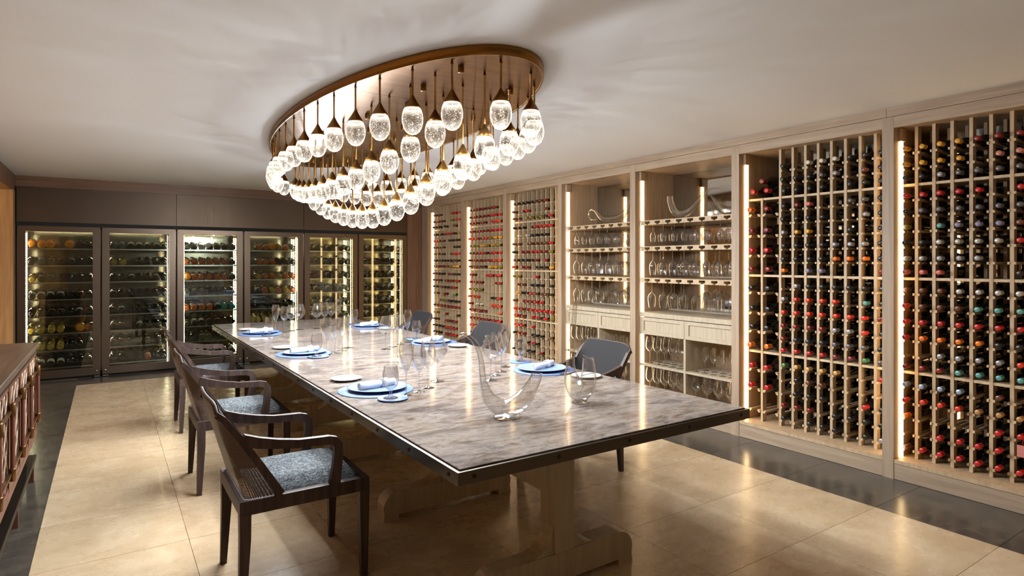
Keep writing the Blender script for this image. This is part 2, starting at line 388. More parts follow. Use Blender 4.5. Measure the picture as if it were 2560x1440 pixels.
# right wall joinery: posts, header rails and crown
posts = [.80, 2.004, 3.214, 4.422, 5.618, 6.80, 7.985, 9.2]
PW = .037
tn = 5
for p in posts:
    hw = PW if p < 9 else .045
    MB().box(XR, XR+.05, p-hw, p+hw, 0, 2.464).build('trim_%d' % tn, oak_v, kind='structure'); tn += 1
MB().box(XR, XR+.05, 9.245, 9.37, 0, 2.464).build('trim_%d' % tn, oak_v, kind='structure'); tn += 1
for a, b in zip(posts, posts[1:]):
    MB().box(XR+.001, XR+.05, a+PW, b-PW, 2.388, 2.464).build('trim_%d' % tn, oak_h, kind='structure'); tn += 1
for a, b in ((YN, 2.01), (2.0125, 9.37)):
    MB().box(XR-.004, XR+.05, a, b, 2.466, ZC).build('trim_%d' % tn, oak_h, kind='structure'); tn += 1
MB().box(XR, XR+.3, YN, .763, 0, 2.464).build('trim_%d' % tn, oak_v, kind='structure'); tn += 1

# ------------------------------------------------------------------ cabinets of the right wall
ZJ = lambda j: .725+.10725*j
FX, BX = 4.575, 4.86          # front and back of the rack lattice
def carcass(a, b, name, label, cat, led=True, back=mirror, plinth=True):
    # a < b along Y (near side a, far side b)
    t = thing(name, label, cat, (XR, (a+b)/2, 0)); ox, oy = XR, (a+b)/2
    def P(nm, mb, m): 
        mb.v = [(x-ox, y-oy, z) for x, y, z in mb.v]; return mb.build(nm, m, t)
    ya, yb = a+PW, b-PW
    P('side_panel', MB().box(XR+.051, 5.0, ya-.018, ya, .13, 2.41), oak_in)
    P('side_panel', MB().box(XR+.051, 5.0, yb, yb+.018, .13, 2.41), oak_in)
    P('back_mirror', MB().box(5.0, 5.01, ya, yb, .14, 2.40), back)
    P('top_panel', MB().box(XR+.051, 5.0, ya, yb, 2.395, 2.41), oak_in)
    P('base_board', MB().box(XR+.003, 5.0, ya, yb, .108, .134), oak_in)
    P('plinth', MB().box(XR+.003, XR+.02, ya+.002, yb-.002, .002, .105), oak_h)
    for y, s in ((yb, -1), (ya, 1)):
        P('led_strip', MB().box(4.516, 4.554, min(y, y+s*.010), max(y, y+s*.010), .136, 2.30), led_warm)
        P('led_cap', MB().box(4.497, 4.560, min(y, y+s*.022), max(y, y+s*.022), 2.302, 2.388), oak_in)
    return t, P, ya, yb
# bottle meshes (neck end at x=0, body towards +x)
def bottle_mesh(L, R, rn, name='wine_bottle'):
    pr = [(rn*.86,.002),(rn,.006),(rn,L*.24),(rn*1.25,L*.30),(R*.75,L*.36),(R*.95,L*.40),(R,L*.45),(R,L-.006),(R-.006,L),(.004,L-.012)]
    return MB().lathe(pr, 14, axis='x').mesh(name, botglass)
def cap_mesh(L, rn):
    pr = [(.001,-.002),(rn*.98,-.002),(rn*1.09,0),(rn*1.09,.006),(rn*1.03,.008),(rn*1.03,L*.17)]
    return MB().lathe(pr, 12, axis='x').mesh('capsule', capm['K'])
BM, CM = bottle_mesh(.30, .0375, .0145), cap_mesh(.30, .0150)
MM, MCM = bottle_mesh(.36, .052, .0185), cap_mesh(.34, .019)
rowname = lambda r: ORD[r]
def put_bottle(x, y, z, key, label, group, mag=False, tilt=0):
    o = link('wine_bottle', MM if mag else BM, None, (x, y, z)); o.rotation_euler = (0, tilt, random.uniform(-.03,.03))
    c = link('capsule', MCM if mag else CM, o, None, None, capm[key])
    return tag(o, label, 'bottle', group)
def lattice(t, P, ups, rails_part=True, w=.02, skip_rows=(0,6,12), dense=True):
    um = None
    for y in ups:
        P('upright', MB().box(FX, FX+.052, y-w/2, y+w/2, .134, 2.395), rackw)
        P('rear_upright', MB().box(BX-.05, BX, y-w/2, y+w/2, .134, 2.395), rackw)
RS = .011
def rails(t, P, cells, rows, part=True, name='bottle_rail'):
    ox, oy = t.location.x, t.location.y
    if part:
        me = MB().box(FX-.006-ox, BX-ox, -RS/2, RS/2, -.016, 0).mesh(name, railw)
        for (a, b) in cells:
            for j in rows:
                for y in (a+RS/2, b-RS/2): link(name, me, t, (0, y-oy, ZJ(j)))
    else:
        mb = MB()
        for (a, b) in cells:
            for j in rows:
                for y in (a+RS/2, b-RS/2): mb.box(FX+.002, BX, y-RS/2, y+RS/2, ZJ(j)-.012, ZJ(j))
        o = P(name, mb, railw); o['kind'] = 'stuff'
def fill(cells, grid, rackname, group, ordcol=True):
    for j, row in grid.items():
        for ci, k in enumerate(row):
            if k in '. ' or ci >= len(cells): continue
            a, b = cells[ci]; y = (a+b)/2
            z = ZJ(j) + (.0385 if j in (0,6,12) else .0235)
            x = FX - .05 + random.uniform(-.014, .012)
            lab = '%s-capped wine bottle, %s row down, %s column, %s' % (CAPS[k][0].replace(' ','-'), ORD[15-j], ORD[ci+1], rackname)
            put_bottle(x, y, z, k, lab, group)
NR = [j for j in range(-5, 15) if j not in (0,6,12)]
# rack nearest the camera
t6, P6, ya, yb = carcass(posts[0], posts[1], 'wine_rack', 'limed oak wine rack nearest the camera with yellow-capped bottles in its top corner', 'wine rack')
up6 = [1.885-.1045*k for k in range(10)]
lattice(t6, P6, up6)
for j in (0,6,12): P6('shelf_board', MB().box(FX+.004, BX, ya, yb, ZJ(j)-.018, ZJ(j)), railw)
cells6 = [(up6[0]+.01, yb)] + [(up6[k+1]+.01, up6[k]-.01) for k in range(9)]
rails(t6, P6, cells6[:7], NR); rails(t6, P6, cells6[7:], NR, False, 'far_bottle_rails')
G6 = {14:'YYYYDDD',13:'YYYY.FF',12:'KKSHHHH',11:'RRRRR.R',10:'KHHHHHH',9:'Q.AVVVB',8:'KKLLLLR',7:'SSSSS..',6:'PPP...K',
      5:'BBBLLLL',4:'TBBBAAA',3:'TRRRRRR',2:'ROOOOKK',1:'..SSSST',0:'DDDAAAA',-1:'UUUU.B.',-2:'TTTTCCC',-3:'O....RR',-4:'..RRRR.',-5:'BRRRRRR'}
fill(cells6, G6, 'rack nearest the camera', 'bottles in the rack nearest the camera')
# price tag hanging from a neck
tg = thing('neck_tag', 'pink paper tag hanging from a bottle neck in the nearest rack', 'tag', (4.49, 1.285, .36))
MB().box(-.0006, .0006, -.028, .028, -.04, .03).build('paper', plain('pink_paper', (196,120,112), .7), tg)
MB().tube([(0,0,.03),(.01,.004,.055),(.03,-.004,.075),(.045,.0,.07)], .0012, 6).build('string', capm['R'], tg)
# rack to the right of the glass cabinets
t5, P5, ya, yb = carcass(posts[1], posts[2], 'wine_rack', 'limed oak wine rack with two wide magnum columns beside the glass cabinets', 'wine rack')
up5 = [3.054, 2.888, 2.779, 2.673, 2.57, 2.467, 2.362, 2.256, 2.15]
P5('upright', MB().box(FX, FX+.052, 3.044, 3.064, .134, ZJ(12)), rackw); P5('rear_upright', MB().box(BX-.05, BX, 3.044, 3.064, .134, ZJ(12)), rackw)
lattice(t5, P5, up5[1:])
for j in (0,6,12): P5('shelf_board', MB().box(FX+.004, BX, ya, yb, ZJ(j)-.018, ZJ(j)), railw)
cells5 = [(up5[k+1]+.01, up5[k]-.01) for k in range(1, 8)] + [(ya, 2.14)]
rails(t5, P5, cells5, NR)
magc = [(3.064, yb), (2.898, 3.044)]
mrows = [1.872, 1.696, 1.529, 1.362+.0, 1.214, 1.042, .886, .725, .56, .395, .22]
ox, oy = t5.location.x, t5.location.y
mg = MB().box(FX-.006-ox, BX-ox, -.009, .009, -.014, 0).box(FX-.006-ox, BX-ox, -.016, .004, -.004, .008).mesh('magnum_rail', railw)
for a, b in magc:
    for z in mrows:
        if z in (1.362, .725): continue
        link('magnum_rail', mg, t5, (0, b-.013-oy, z)); q = link('magnum_rail', mg, t5, (0, a+.013-oy, z)); q.scale = (1,-1,1)
G5 = {14:'K.WWWKKK',13:'KKKHS.BK',12:'KKKK.KKK',11:'KMP..HHK',10:'KKKK..SK',9:'SYY..K.K',8:'KKKKSSSK',7:'KKKKOOOK',6:'O.VV...D',
      5:'.SKKKKKK',4:'STTTT.AK',3:'TTTTTTTD',2:'DDDDSSTK',1:'DNNNHHHK',0:'RRRRMMGH',-1:'GXXXX..R',-2:'.KBB....',-3:'.KKK..RK',-4:'DDD.KKKK',-5:'K.KKK.KS'}
fill(cells5, G5, 'rack right of the glassware cabinets', 'bottles in the rack beside the glass cabinets')
MG = {0: 'ODRDKKKORR.', 1: 'DMRDKKKORR.'}
for ci in (0, 1):
    a, b = magc[ci]
    for r, (z, k) in enumerate(zip(mrows, MG[ci])):
        if k == '.': continue
        zz = z + (.053 if z in (1.362,.725) else .043)
        put_bottle(FX-.065+random.uniform(-.01,.015), (a+b)/2, zz, k, '%s-capped magnum, %s magnum down, %s wide column beside the glass cabinets' % (CAPS[k][0].replace(' ','-'), ORD[r+1], ORD[ci+1]), 'magnums in the wide rack columns', True)
for i, (y, z, k, n) in enumerate(((3.10, 2.066, 'T', 'left'), (2.975, 2.066, 'R', 'right'), (3.035, 2.150, 'D', 'upper'))):
    put_bottle(FX-.06+.03*(i==2), y, z, k, '%s of three big bottles stacked on the top rack shelf, %s-capped' % (n, CAPS[k][0].replace(' ','-')), 'magnums stacked on the top shelf', True)
# racks far of the glass cabinets
R3 = {14:'BKKKKBBD..',13:'B.DR...B..',12:'BB.QQQQKR.',11:'KKK.KRRRR.',10:'.W.WKKKK..',9:'BB.BBBBBR.',8:'K.DDRRDDQ.',7:'BKKKKD.D..',6:'T.DD.KKKY.',
      5:'QQ...R..K.',4:'.BB.KKK.K.',3:'.YKKRBBBK.',2:'B.DDDRR...',1:'TDDDRRRRR.',0:'TDD.RRKRQ.',-1:'TRR.R.....',-2:'KDD.KKK.B.',-3:'.K.KRK....',-4:'KK.KK.D...',-5:'K.DD.KK...'}
R2 = {14:'BBDDDBDD..',13:'BDDDDDRRR.',12:'DDDDD.RTT.',11:'DDDDDDRRR.',10:'TTTKTTQYY.',9:'QQQYYQYQQ.',8:'BBBRRKRRR.',7:'DDDDDDDTT.',6:'BBBBK.YYQ.',
      5:'DD...RRRR.',4:'DDDD...DD.',3:'QQQQ......',2:'TTT...KKR.',1:'D.WW..TTT.',0:'DDDDD...P.',-1:'DDDDDDDDR.',-2:'TTTD.DD...',-3:'BBDD.RR.K.',-4:'DD.DDD....',-5:'BB.DDD....'}
R1 = {14:'BBB...RRR.',13:'BBBD..QQR.',12:'KKK.K..B..',11:'KKKKRRRKQ.',10:'TTBB.KKKK.',9:'BBBB...KK.',8:'Q.BB..BRR.',7:'KKKKKKKBK.',6:'QDDDDDQYY.',
      5:'BBKK.MMKK.',4:'BBB.BDDDD.',3:'KKBBKKDD..',2:'QB.DD..G..',1:'..QQQKKKK.',0:'KBDDDDDDD.',-1:'YQ..D...K.',-2:'KK..DDKD..',-3:'BKKKRRRD..',-4:'KKK.DDRR..',-5:'KK.DDDD...'}
def far_rack(a, b, label, grid, rackname, individual, group=None):
    t, P, ya, yb = carcass(a, b, 'wine_rack', label, 'wine rack')
    n = 10; pitch = (yb-ya-.02)/10.9
    ups = [yb-.09-pitch*k for k in range(10)]
    lattice(t, P, ups, w=.014)
    for j in (0,6,12): P('shelf_board', MB().box(FX+.004, BX, ya, yb, ZJ(j)-.018, ZJ(j)), railw)
    cells = [(ups[0]+.007, yb)] + [(ups[k+1]+.007, ups[k]-.007) for k in range(9)]
    rails(t, P, cells, NR, False, 'bottle_rails')
    if individual: fill(cells, grid, rackname, group); return None
    return cells
c3 = far_rack(posts[4], posts[5], 'limed oak wine rack directly left of the glassware cabinets', R3, '', False)
c2 = far_rack(posts[5], posts[6], 'limed oak wine rack second from the back corner, many dark red capsules', R2, '', False)
c1 = far_rack(posts[6], posts[7], 'limed oak wine rack in the back corner beside the walnut panel', R1, '', False)
# the three farthest racks: necks a few pixels tall, joined
def far_mesh():
    mb = MB(); ids = []; keys = []
    pr = [(.0145,.05),(.0145,.072),(.028,.108),(.0375,.135),(.0375,.30),(.004,.30)]
    pc = [(.001,-.002),(.0165,0),(.0155,.008),(.0155,.052)]
    ml = ['glass']+list(CAPS)
    for cells, g in ((c1, R1), (c2, R2), (c3, R3)):
        for j, row in g.items():
            for ci, k in enumerate(row):
                if k == '.' or ci >= len(cells): continue
                a, b = cells[ci]; z = ZJ(j)+(.0385 if j in (0,6,12) else .0235); x = FX-.05+random.uniform(-.02,.012)
                n0 = len(mb.f); mb.lathe(pr, 8, (x,(a+b)/2,z), 'x'); ids += [0]*(len(mb.f)-n0)
                n0 = len(mb.f); mb.lathe(pc, 8, (x,(a+b)/2,z), 'x'); ids += [ml.index(k)]*(len(mb.f)-n0)
    me = mb.mesh('distant_wine_bottles', botglass)
    for k in CAPS: me.materials.append(capm[k])
    me.polygons.foreach_set('material_index', ids); return me
o = link('distant_wine_bottles', far_mesh(), kind='stuff')
tag(o, 'rows of dark wine bottles in the three racks left of the glassware cabinets', 'bottles')

# ------------------------------------------------------------------ stemware
def glass_prof(kind):
    # radius, height
    if kind == 'flute':  return [(.036,0),(.034,.002),(.012,.005),(.004,.014),(.0035,.10),(.006,.118),(.020,.150),(.033,.190),(.0385,.226),(.036,.262),(.030,.288)]
    if kind == 'white':  return [(.036,0),(.034,.002),(.012,.005),(.004,.014),(.0035,.105),(.007,.116),(.026,.132),(.038,.160),(.040,.188),(.036,.225),(.029,.262)]
    if kind == 'red':    return [(.038,0),(.036,.002),(.012,.005),(.004,.014),(.0035,.105),(.007,.116),(.030,.132),(.043,.160),(.045,.190),(.040,.232),(.033,.270)]
    if kind == 'burgundy': return [(.042,0),(.040,.002),(.013,.005),(.0042,.015),(.0037,.105),(.008,.115),(.036,.138),(.055,.166),(.058,.180),(.050,.218),(.034,.272)]
    if kind == 'water':  return [(.040,0),(.038,.003),(.016,.010),(.007,.022),(.0065,.032),(.014,.043),(.034,.064),(.043,.092),(.042,.120),(.037,.150),(.035,.168)]
    if kind == 'port':   return [(.030,0),(.028,.002),(.010,.005),(.0035,.012),(.003,.075),(.006,.082),(.022,.096),(.031,.120),(.032,.140),(.027,.172),(.024,.185)]
    if kind == 'tall':   return [(.030,0),(.028,.002),(.010,.005),(.0035,.012),(.003,.10),(.006,.108),(.026,.122),(.030,.140),(.026,.19),(.022,.225)]
GL = {}
def glass_parts(kind):
    if kind not in GL:
        p = glass_prof(kind)
        GL[kind] = (MB().lathe(p[5:], 24).mesh('bowl', stemglass), MB().lathe(p[3:6], 10).mesh('stem', stemglass), MB().lathe([(.001,.0)]+p[:4], 20).mesh('foot', stemglass),
                    MB().lathe(p, 16).mesh('wine_glass', stemglass))
    return GL[kind]
gname = {'flute':'champagne_flute','white':'white_wine_glass','red':'red_wine_glass','burgundy':'burgundy_glass','water':'water_goblet'}
gdesc = {'flute':'tall champagne flute','white':'slim white wine glass','red':'medium red wine glass','burgundy':'wide-bowled burgundy glass','water':'short-stemmed water goblet'}
def table_glass(kind, x, y, where):
    t = thing(gname[kind], '%s at %s' % (gdesc[kind], where), 'glass', (x, y, TZ), 0, 'stemware on the table')
    b, s, f, _ = glass_parts(kind)
    link('bowl', b, t); link('stem', s, t); link('foot', f, t)
def shelf_glass(kind, x, y, z, label, group, down=False):
    o = link('wine_glass', glass_parts(kind)[3], None, (x, y, z))
    if down: o.rotation_euler = (PI, 0, random.uniform(0, 6))
    return tag(o, label, 'glass', group)

# ------------------------------------------------------------------ glass cabinets
def sweep_decanter(mb, pts, depth=1.0, seg=14):
    # pts: (u, v, r) in a plane: u along local x, v up
    rings = []; n = len(pts)
    # smooth
    S = []
    for i in range(n-1):
        p0, p1, p2, p3 = pts[max(i-1,0)], pts[i], pts[i+1], pts[min(i+2,n-1)]
        for q in range(4):
            t = q/4; S.append(tuple(.5*((2*p1[k])+(-p0[k]+p2[k])*t+(2*p0[k]-5*p1[k]+4*p2[k]-p3[k])*t*t+(-p0[k]+3*p1[k]-3*p2[k]+p3[k])*t**3) for k in range(3)))
    S.append(pts[-1]); n = len(S); vs = []; fs = []
    for i, (u, v, r) in enumerate(S):
        a, b = S[max(i-1,0)], S[min(i+1,n-1)]; t = Vector((b[0]-a[0], b[1]-a[1])).normalized(); nx, nz = -t.y, t.x
        for k in range(seg):
            c, d = math.cos(2*PI*k/seg)*r, math.sin(2*PI*k/seg)*r*depth
            vs.append((u+nx*c, d, v+nz*c))
    for k in range(n-1):
        for i in range(seg): j = (i+1) % seg; fs.append((k*seg+i, k*seg+j, (k+1)*seg+j, (k+1)*seg+i))
    return mb.add(vs, fs, True)
def glass_cab(a, b, label, where, kinds):
    t, P, ya, yb = carcass(a, b, 'glassware_cabinet', label, 'cabinet')
    ox, oy = t.location.x, t.location.y
    pitch = .1345; n = int((yb-ya-.06)/pitch)+1
    sl = [yb-.10-pitch*k for k in range(8) if yb-.10-pitch*k > ya+.04]
    for si, z in enumerate((1.892, 1.632, 1.315)):
        # shelf board, chamfered front corners, with T-slots open to the front
        sh = P('hanging_shelf', MB().box(4.502, 4.98, ya+.004, yb-.004, z-.010, z).box(4.515, 4.98, ya+.004, ya+.02, z-.045, z-.010).box(4.515, 4.98, yb-.02, yb-.004, z-.045, z-.010), rackw)
        edges = [yb-.02]+sl+[ya+.02]
        me_cache = {}
        for e0, e1 in zip(edges, edges[1:]):
            lo, hi = e1, e0
            w0 = (hi-lo)
            # rail: stem board plus wide lower flange
            l2 = lo + (.034 if e1 != edges[-1] else 0); h2 = hi - (.034 if e0 != edges[0] else 0)
            l1 = lo + (.007 if e1 != edges[-1] else 0); h1 = hi - (.007 if e0 != edges[0] else 0)
            if h2-l2 < .004: continue
            pf = [(l2,z-.010),(l2,z-.030),(l1+.012,z-.034),(l1,z-.042),(l1,z-.046),(h1,z-.046),(h1,z-.042),(h1-.012,z-.034),(h2,z-.030),(h2,z-.010)]
            mb = MB().prism([(p-oy, q) for p, q in pf], 4.502-ox, 4.975-ox, 'x'); o = mb.build('hanger_rail', rackw, sh)
            fixn(o.data)
        for k, y in enumerate(sl):
            for d, x in enumerate((4.585, 4.70)):
                kd = kinds[si]
                if d == 1 and (k+si) % 3 == 2: continue
                shelf_glass(kd, x+random.uniform(-.012,.012), y, z-.0275, 'upside-down glass, %s slot from left, %s row, %s hanging shelf, %s' % (ORD[k+1], ('front','rear')[d], ('top','middle','lowest')[si], where), 'hanging glasses in the %s' % where, True)
    # counter, drawers, open compartments
    P('worktop', MB().box(4.497, 4.998, ya, yb, .925, .968), taupe)
    P('worktop_back_ledge', MB().box(4.93, 4.998, ya, yb, .969, .985), taupe)
    mid = (ya+yb)/2
    for lo, hi in ((ya+.003, mid-.002), (mid+.002, yb-.003)):
        d = P('drawer', MB().box(4.515, 4.95, lo, hi, .748, .918), taupe)
        fr = MB()
        for y0, y1, z0, z1 in ((lo,hi,.748,.782),(lo,hi,.884,.918),(lo,lo+.05,.782,.884),(hi-.05,hi,.782,.884)):
            fr.box(4.503-ox, 4.515-ox, y0-oy, y1-oy, z0, z1)
        fr.build('drawer_frame', taupe, d)
    P('divider', MB().box(4.51, 4.95, mid-.012, mid+.012, .134, .746), taupe)
    P('inner_back', MB().box(4.95, 4.965, ya, yb, .134, .925), oak_in)
    for lo, hi in ((ya, mid-.012), (mid+.012, yb)):
        P('low_shelf', MB().box(4.51, 4.95, lo, hi, .427, .447), taupe)
        for lev, z in ((0,.447), (1,.1345)):
            kd = (('red','tall') if lo > mid else ('tall','red'))[0] if lev == 0 else ('burgundy' if lo < mid else 'red')
            step = .128 if kd == 'burgundy' else .098
            m = int((hi-lo-.04)/step)
            for k in range(m):
                for d, x in enumerate((4.585, 4.70)):
                    y = hi-.06-k*step-(.02 if d else 0)
                    if y < lo+.05: continue
                    shelf_glass(kd, x, y, z+.0005, 'upright glass, %s from left, %s row, %s %s compartment, %s' % (ORD[k+1], ('front','rear')[d], ('upper','lower')[lev], 'left' if lo > mid else 'right', where), 'standing glasses in the %s' % where)
    return t
glass_cab(posts[3], posts[4], 'limed oak glassware cabinet beside the far wine racks, one boat-shaped decanter on top', 'far glassware cabinet', ('port','white','red'))
glass_cab(posts[2], posts[3], 'limed oak glassware cabinet nearer the camera, curved decanters on its top shelf', 'near glassware cabinet', ('port','white','red'))
def shelf_dec(pts, loc, name, label, depth=.8, rz=-PI/2):
    mb = sweep_decanter(MB(), pts, depth); o = mb.build(name, decglass, None, loc); o.rotation_euler = (0,0,rz); return tag(o, label, 'decanter')
shelf_dec([(-.30,.075,.006),(-.40,.075,.007),(-.455,.13,.007),(-.42,.19,.008),(-.34,.17,.012),(-.23,.085,.034),(-.08,.055,.046),(.08,.075,.040),(.18,.16,.022),(.25,.27,.012)], (4.70, 4.95, 1.893), 'boat_decanter', 'boat-shaped glass decanter with looped handle on far cabinet top shelf')
shelf_dec([(-.20,.235,.030),(-.19,.17,.034),(-.14,.08,.042),(-.04,.05,.045),(.07,.09,.034),(.17,.18,.020),(.27,.255,.011),(.36,.262,.006),(.385,.25,.005)], (4.66, 3.93, 1.893), 'swan_decanter', 'swan-shaped glass decanter standing in middle of near cabinet top shelf', .9)
shelf_dec([(.24,.20,.008),(.20,.18,.012),(.12,.09,.030),(0,.05,.044),(-.14,.08,.036),(-.22,.17,.018),(-.27,.22,.010)], (4.80, 3.48, 1.893), 'horn_decanter', 'curved horn decanter at right end of near cabinet top shelf')

# ------------------------------------------------------------------ wine fridges
FW = .8475
fx = [XL+.014+FW*k for k in range(6)]
SH = [1.64-.2125*k for k in range(8)]
fn = ['leftmost wine fridge, amber bottles on its top shelf','wine fridge second from left with grey bottles on top','wine fridge third from left with orange rows','wine fridge fourth from left holding golden bottles','wine fridge fifth from left with warm lighting','rightmost wine fridge beside the walnut panel']
fb_body = MB().lathe([(.004,.006),(.030,0),(.0385,.006),(.0385,.17),(.034,.20),(.017,.235),(.0145,.25),(.0145,.30),(.012,.304)], 16).mesh('bottle', botglass)
fb_round = MB().lathe([(.004,.006),(.036,0),(.050,.012),(.056,.06),(.052,.11),(.036,.145),(.018,.165),(.016,.20),(.012,.204)], 16).mesh('spirit_bottle', amber)
def arc_label(r, z0, z1, a0=PI-.2, a1=2*PI+.2):
    vs = []; fs = []; n = 9
    for i in range(n):
        a = a0+(a1-a0)*i/(n-1)
        vs += [(r*math.cos(a), r*math.sin(a), z0), (r*math.cos(a), r*math.sin(a), z1)]
    for i in range(n-1): fs.append((2*i,2*i+2,2*i+3,2*i+1))
    return MB().add(vs, fs, True).mesh('label', label_cream)
fl_lab = arc_label(.0391, .035, .125)
fl_lab2 = arc_label(.0391, .05, .09)
fl_cap = MB().lathe([(.0155,.245),(.0155,.303),(.001,.306)], 12).mesh('capsule', capm['K'])
fl_cap2 = MB().lathe([(.0175,.165),(.0175,.206),(.001,.208)], 12).mesh('stopper', capm['Y'])
FR = [  # per shelf: kinds. a amber round, A amber dark round, k dark cream label, s dark salmon label, g grey smoky, c cognac bottle, o olive, y gold, t teal, n dark no label
 ['aaa.ann','ngosknn','yoonnnn','kkkknss','nnssnks','yyyy.aa','oyyynnn','gkkknnn'],
 ['ggkkkkk','yy.nnnn','nnknnkn','snnnnnn','sknnnnn','ssnknnn','ssnnonn','nnnncnn'],
 ['ggkkkko','cccccck','accccck','gggnnnn','ccccktt','okkssnn','nnoonkk','nkkkkkk'],
 ['yccaycg','gcccnnk','oyccycc','nkcycyc','nnnnnnn','yyyynnn','nknnknn','nnnnnnn'],
 ['kkkknkk','kknknkk','knnknkk','kkgknkk','ookknkk','knknkkk','nkknknk','knnknnk'],
 ['nknkknk','nnknnnk','nnkonkk','onknkkk','nkonkko','kknnook','nknknkn','knknknk']]
for i in range(6):
    x0, x1 = fx[i], fx[i]+FW
    cx = (x0+x1)/2; t = thing('wine_fridge', 'bronze-framed '+fn[i], 'wine fridge', (cx, YB, 0), 0, 'wine fridges on the back wall')
    def P(nm, mb, m, par=None): mb.v = [(x-cx, y-YB, z) for x, y, z in mb.v]; return mb.build(nm, m, par or t)
    inner = brushed('fridge_liner', (128,122,110), .16, (4,4,40)) if i == 0 else bpy.data.materials['fridge_liner']
    P('liner', MB().box(x0+.01, x1-.01, 9.96, 9.98, .05, 1.93), inner)
    P('side_wall', MB().box(x0+.004, x0+.022, YB+.055, 9.98, .03, 1.93), inner)
    P('side_wall', MB().box(x1-.022, x1-.004, YB+.055, 9.98, .03, 1.93), inner)
    P('roof_panel', MB().box(x0+.004, x1-.004, YB+.055, 9.98, 1.90, 1.945), inner)
    P('floor_panel', MB().box(x0+.004, x1-.004, YB+.055, 9.98, .03, .075), inner)
    P('toe_kick', MB().box(x0+.004, x1-.004, YB+.06, YB+.09, .001, .03), black)
    d0, d1, zb, zt = x0+.011, x1-.011, .035, 1.917
    fr = .078
    door = P('door_frame', MB().box(d0, d0+fr, YB, YB+.045, zb, zt).box(d1-fr, d1, YB, YB+.045, zb, zt).box(d0+fr, d1-fr, YB, YB+.045, zt-fr*.85, zt).box(d0+fr, d1-fr, YB, YB+.045, zb, zb+.095), bronze)
    P('glass_pane', MB().box(d0+fr-.004, d1-fr+.004, YB+.016, YB+.022, zb+.09, zt-fr*.8), pane_m, door)
    sx = d1-.035 if i % 2 == 0 else d0+.035
    P('lock_stud', MB().lathe([(.001,-.006),(.011,-.006),(.013,0)], 12, (sx, YB, zb+.05), 'y'), steel, door)
    P('floor_hinge', MB().box(sx-.03, sx+.03, YB-.006, YB+.03, .010, .026), steel, door)
    lm = led_cool if i < 4 else led_gold
    for q in (0, 1):
        if i in (0, 2) and q == 1: continue
        if i in (1, 3) and q == 0: continue
        xa = d0+fr+.004 if q == 0 else d1-fr-.018
        P('led_strip', MB().box(xa, xa+.006, YB+.06, YB+.066, .12, 1.84), lm)
    P('led_strip', MB().box(x0+.03, x0+.042, 9.948, 9.954, .12, 1.84), lm)
    P('led_strip', MB().box(x1-.042, x1-.03, 9.948, 9.954, .12, 1.84), lm)
    P('led_strip', MB().box(d0+fr, d1-fr, YB+.07, YB+.082, 1.890, 1.897), lm)
    for k, z in enumerate(SH):
        P('shelf', MB().box(d0+fr-.03, d1-fr+.03, YB+.075, 9.9, z-.006, z-.002), pane_m)
        P('shelf_lip', MB().box(d0+fr-.03, d1-fr+.03, YB+.068, YB+.075, z-.010, z+.006), steel)
        row = FR[i][k]; n = len(row); xs0, xs1 = d0+fr+.045, d1-fr-.045
        for c, ch in enumerate(row):
            if ch == '.': continue
            if k > {3:5,4:5,5:5}.get(i, 7): continue      # behind the table
            x = xs0+(xs1-xs0)*c/(n-1)+random.uniform(-.008,.008)
            rnd = ch in 'aA'
            o = link('spirit_bottle' if rnd else 'chilled_bottle', fb_round if rnd else fb_body, None, (x, YB+.10+random.uniform(0,.02), z+(.052 if rnd else .0395)))
            o.rotation_euler = (-math.radians(90-13), 0, random.uniform(-.05,.05))
            o.location.z += .0
            gm, gw = {'a':(amber,'amber'),'A':(cognac,'dark amber'),'k':(botglass,'dark cream-labelled'),'s':(botglass,'dark salmon-labelled'),'g':(smoke,'smoky grey'),'c':(cognac,'cognac-coloured'),'o':(olive,'olive green'),'y':(gold_g,'golden'),'t':(teal_g,'teal'),'n':(botglass,'plain dark')}[ch]
            o.material_slots[0].link = 'OBJECT'; o.material_slots[0].material = gm
            if rnd: link('stopper', fl_cap2, o)
            else:
                link('capsule', fl_cap, o, None, None, capm[random.choice({'y':'YYC','o':'QAY','c':'KBY','s':'DKB','t':'AA'}.get(ch,'KKKHDNQ'))])
                if ch in 'kscgo': link('label', fl_lab if ch in 'kg' else fl_lab2, o, None, None, {'k':label_cream,'s':label_salmon,'c':label_cream,'g':label_grey,'o':label_grey}[ch])
            tag(o, '%s bottle, %s from left, %s shelf down, %s wine fridge from left' % (gw, ORD[c+1], ORD[k+1], ORD[i+1]), 'bottle', 'bottles lying in the wine fridges')
# bronze panels above the fridges
for k, (a, b) in enumerate(((fx[0], fx[2]), (fx[2], fx[4]), (fx[4], fx[5]+FW))):
    MB().box(a+.003, b-.003, YB+.002, YB+.03, 1.965, 2.390).build('trim_%d' % tn, bronze_p, kind='structure'); tn += 1
MB().box(XL+.012, 4.168, YB+.045, YB+.06, 1.90, 2.394).build('trim_%d' % tn, black, kind='structure'); tn += 1

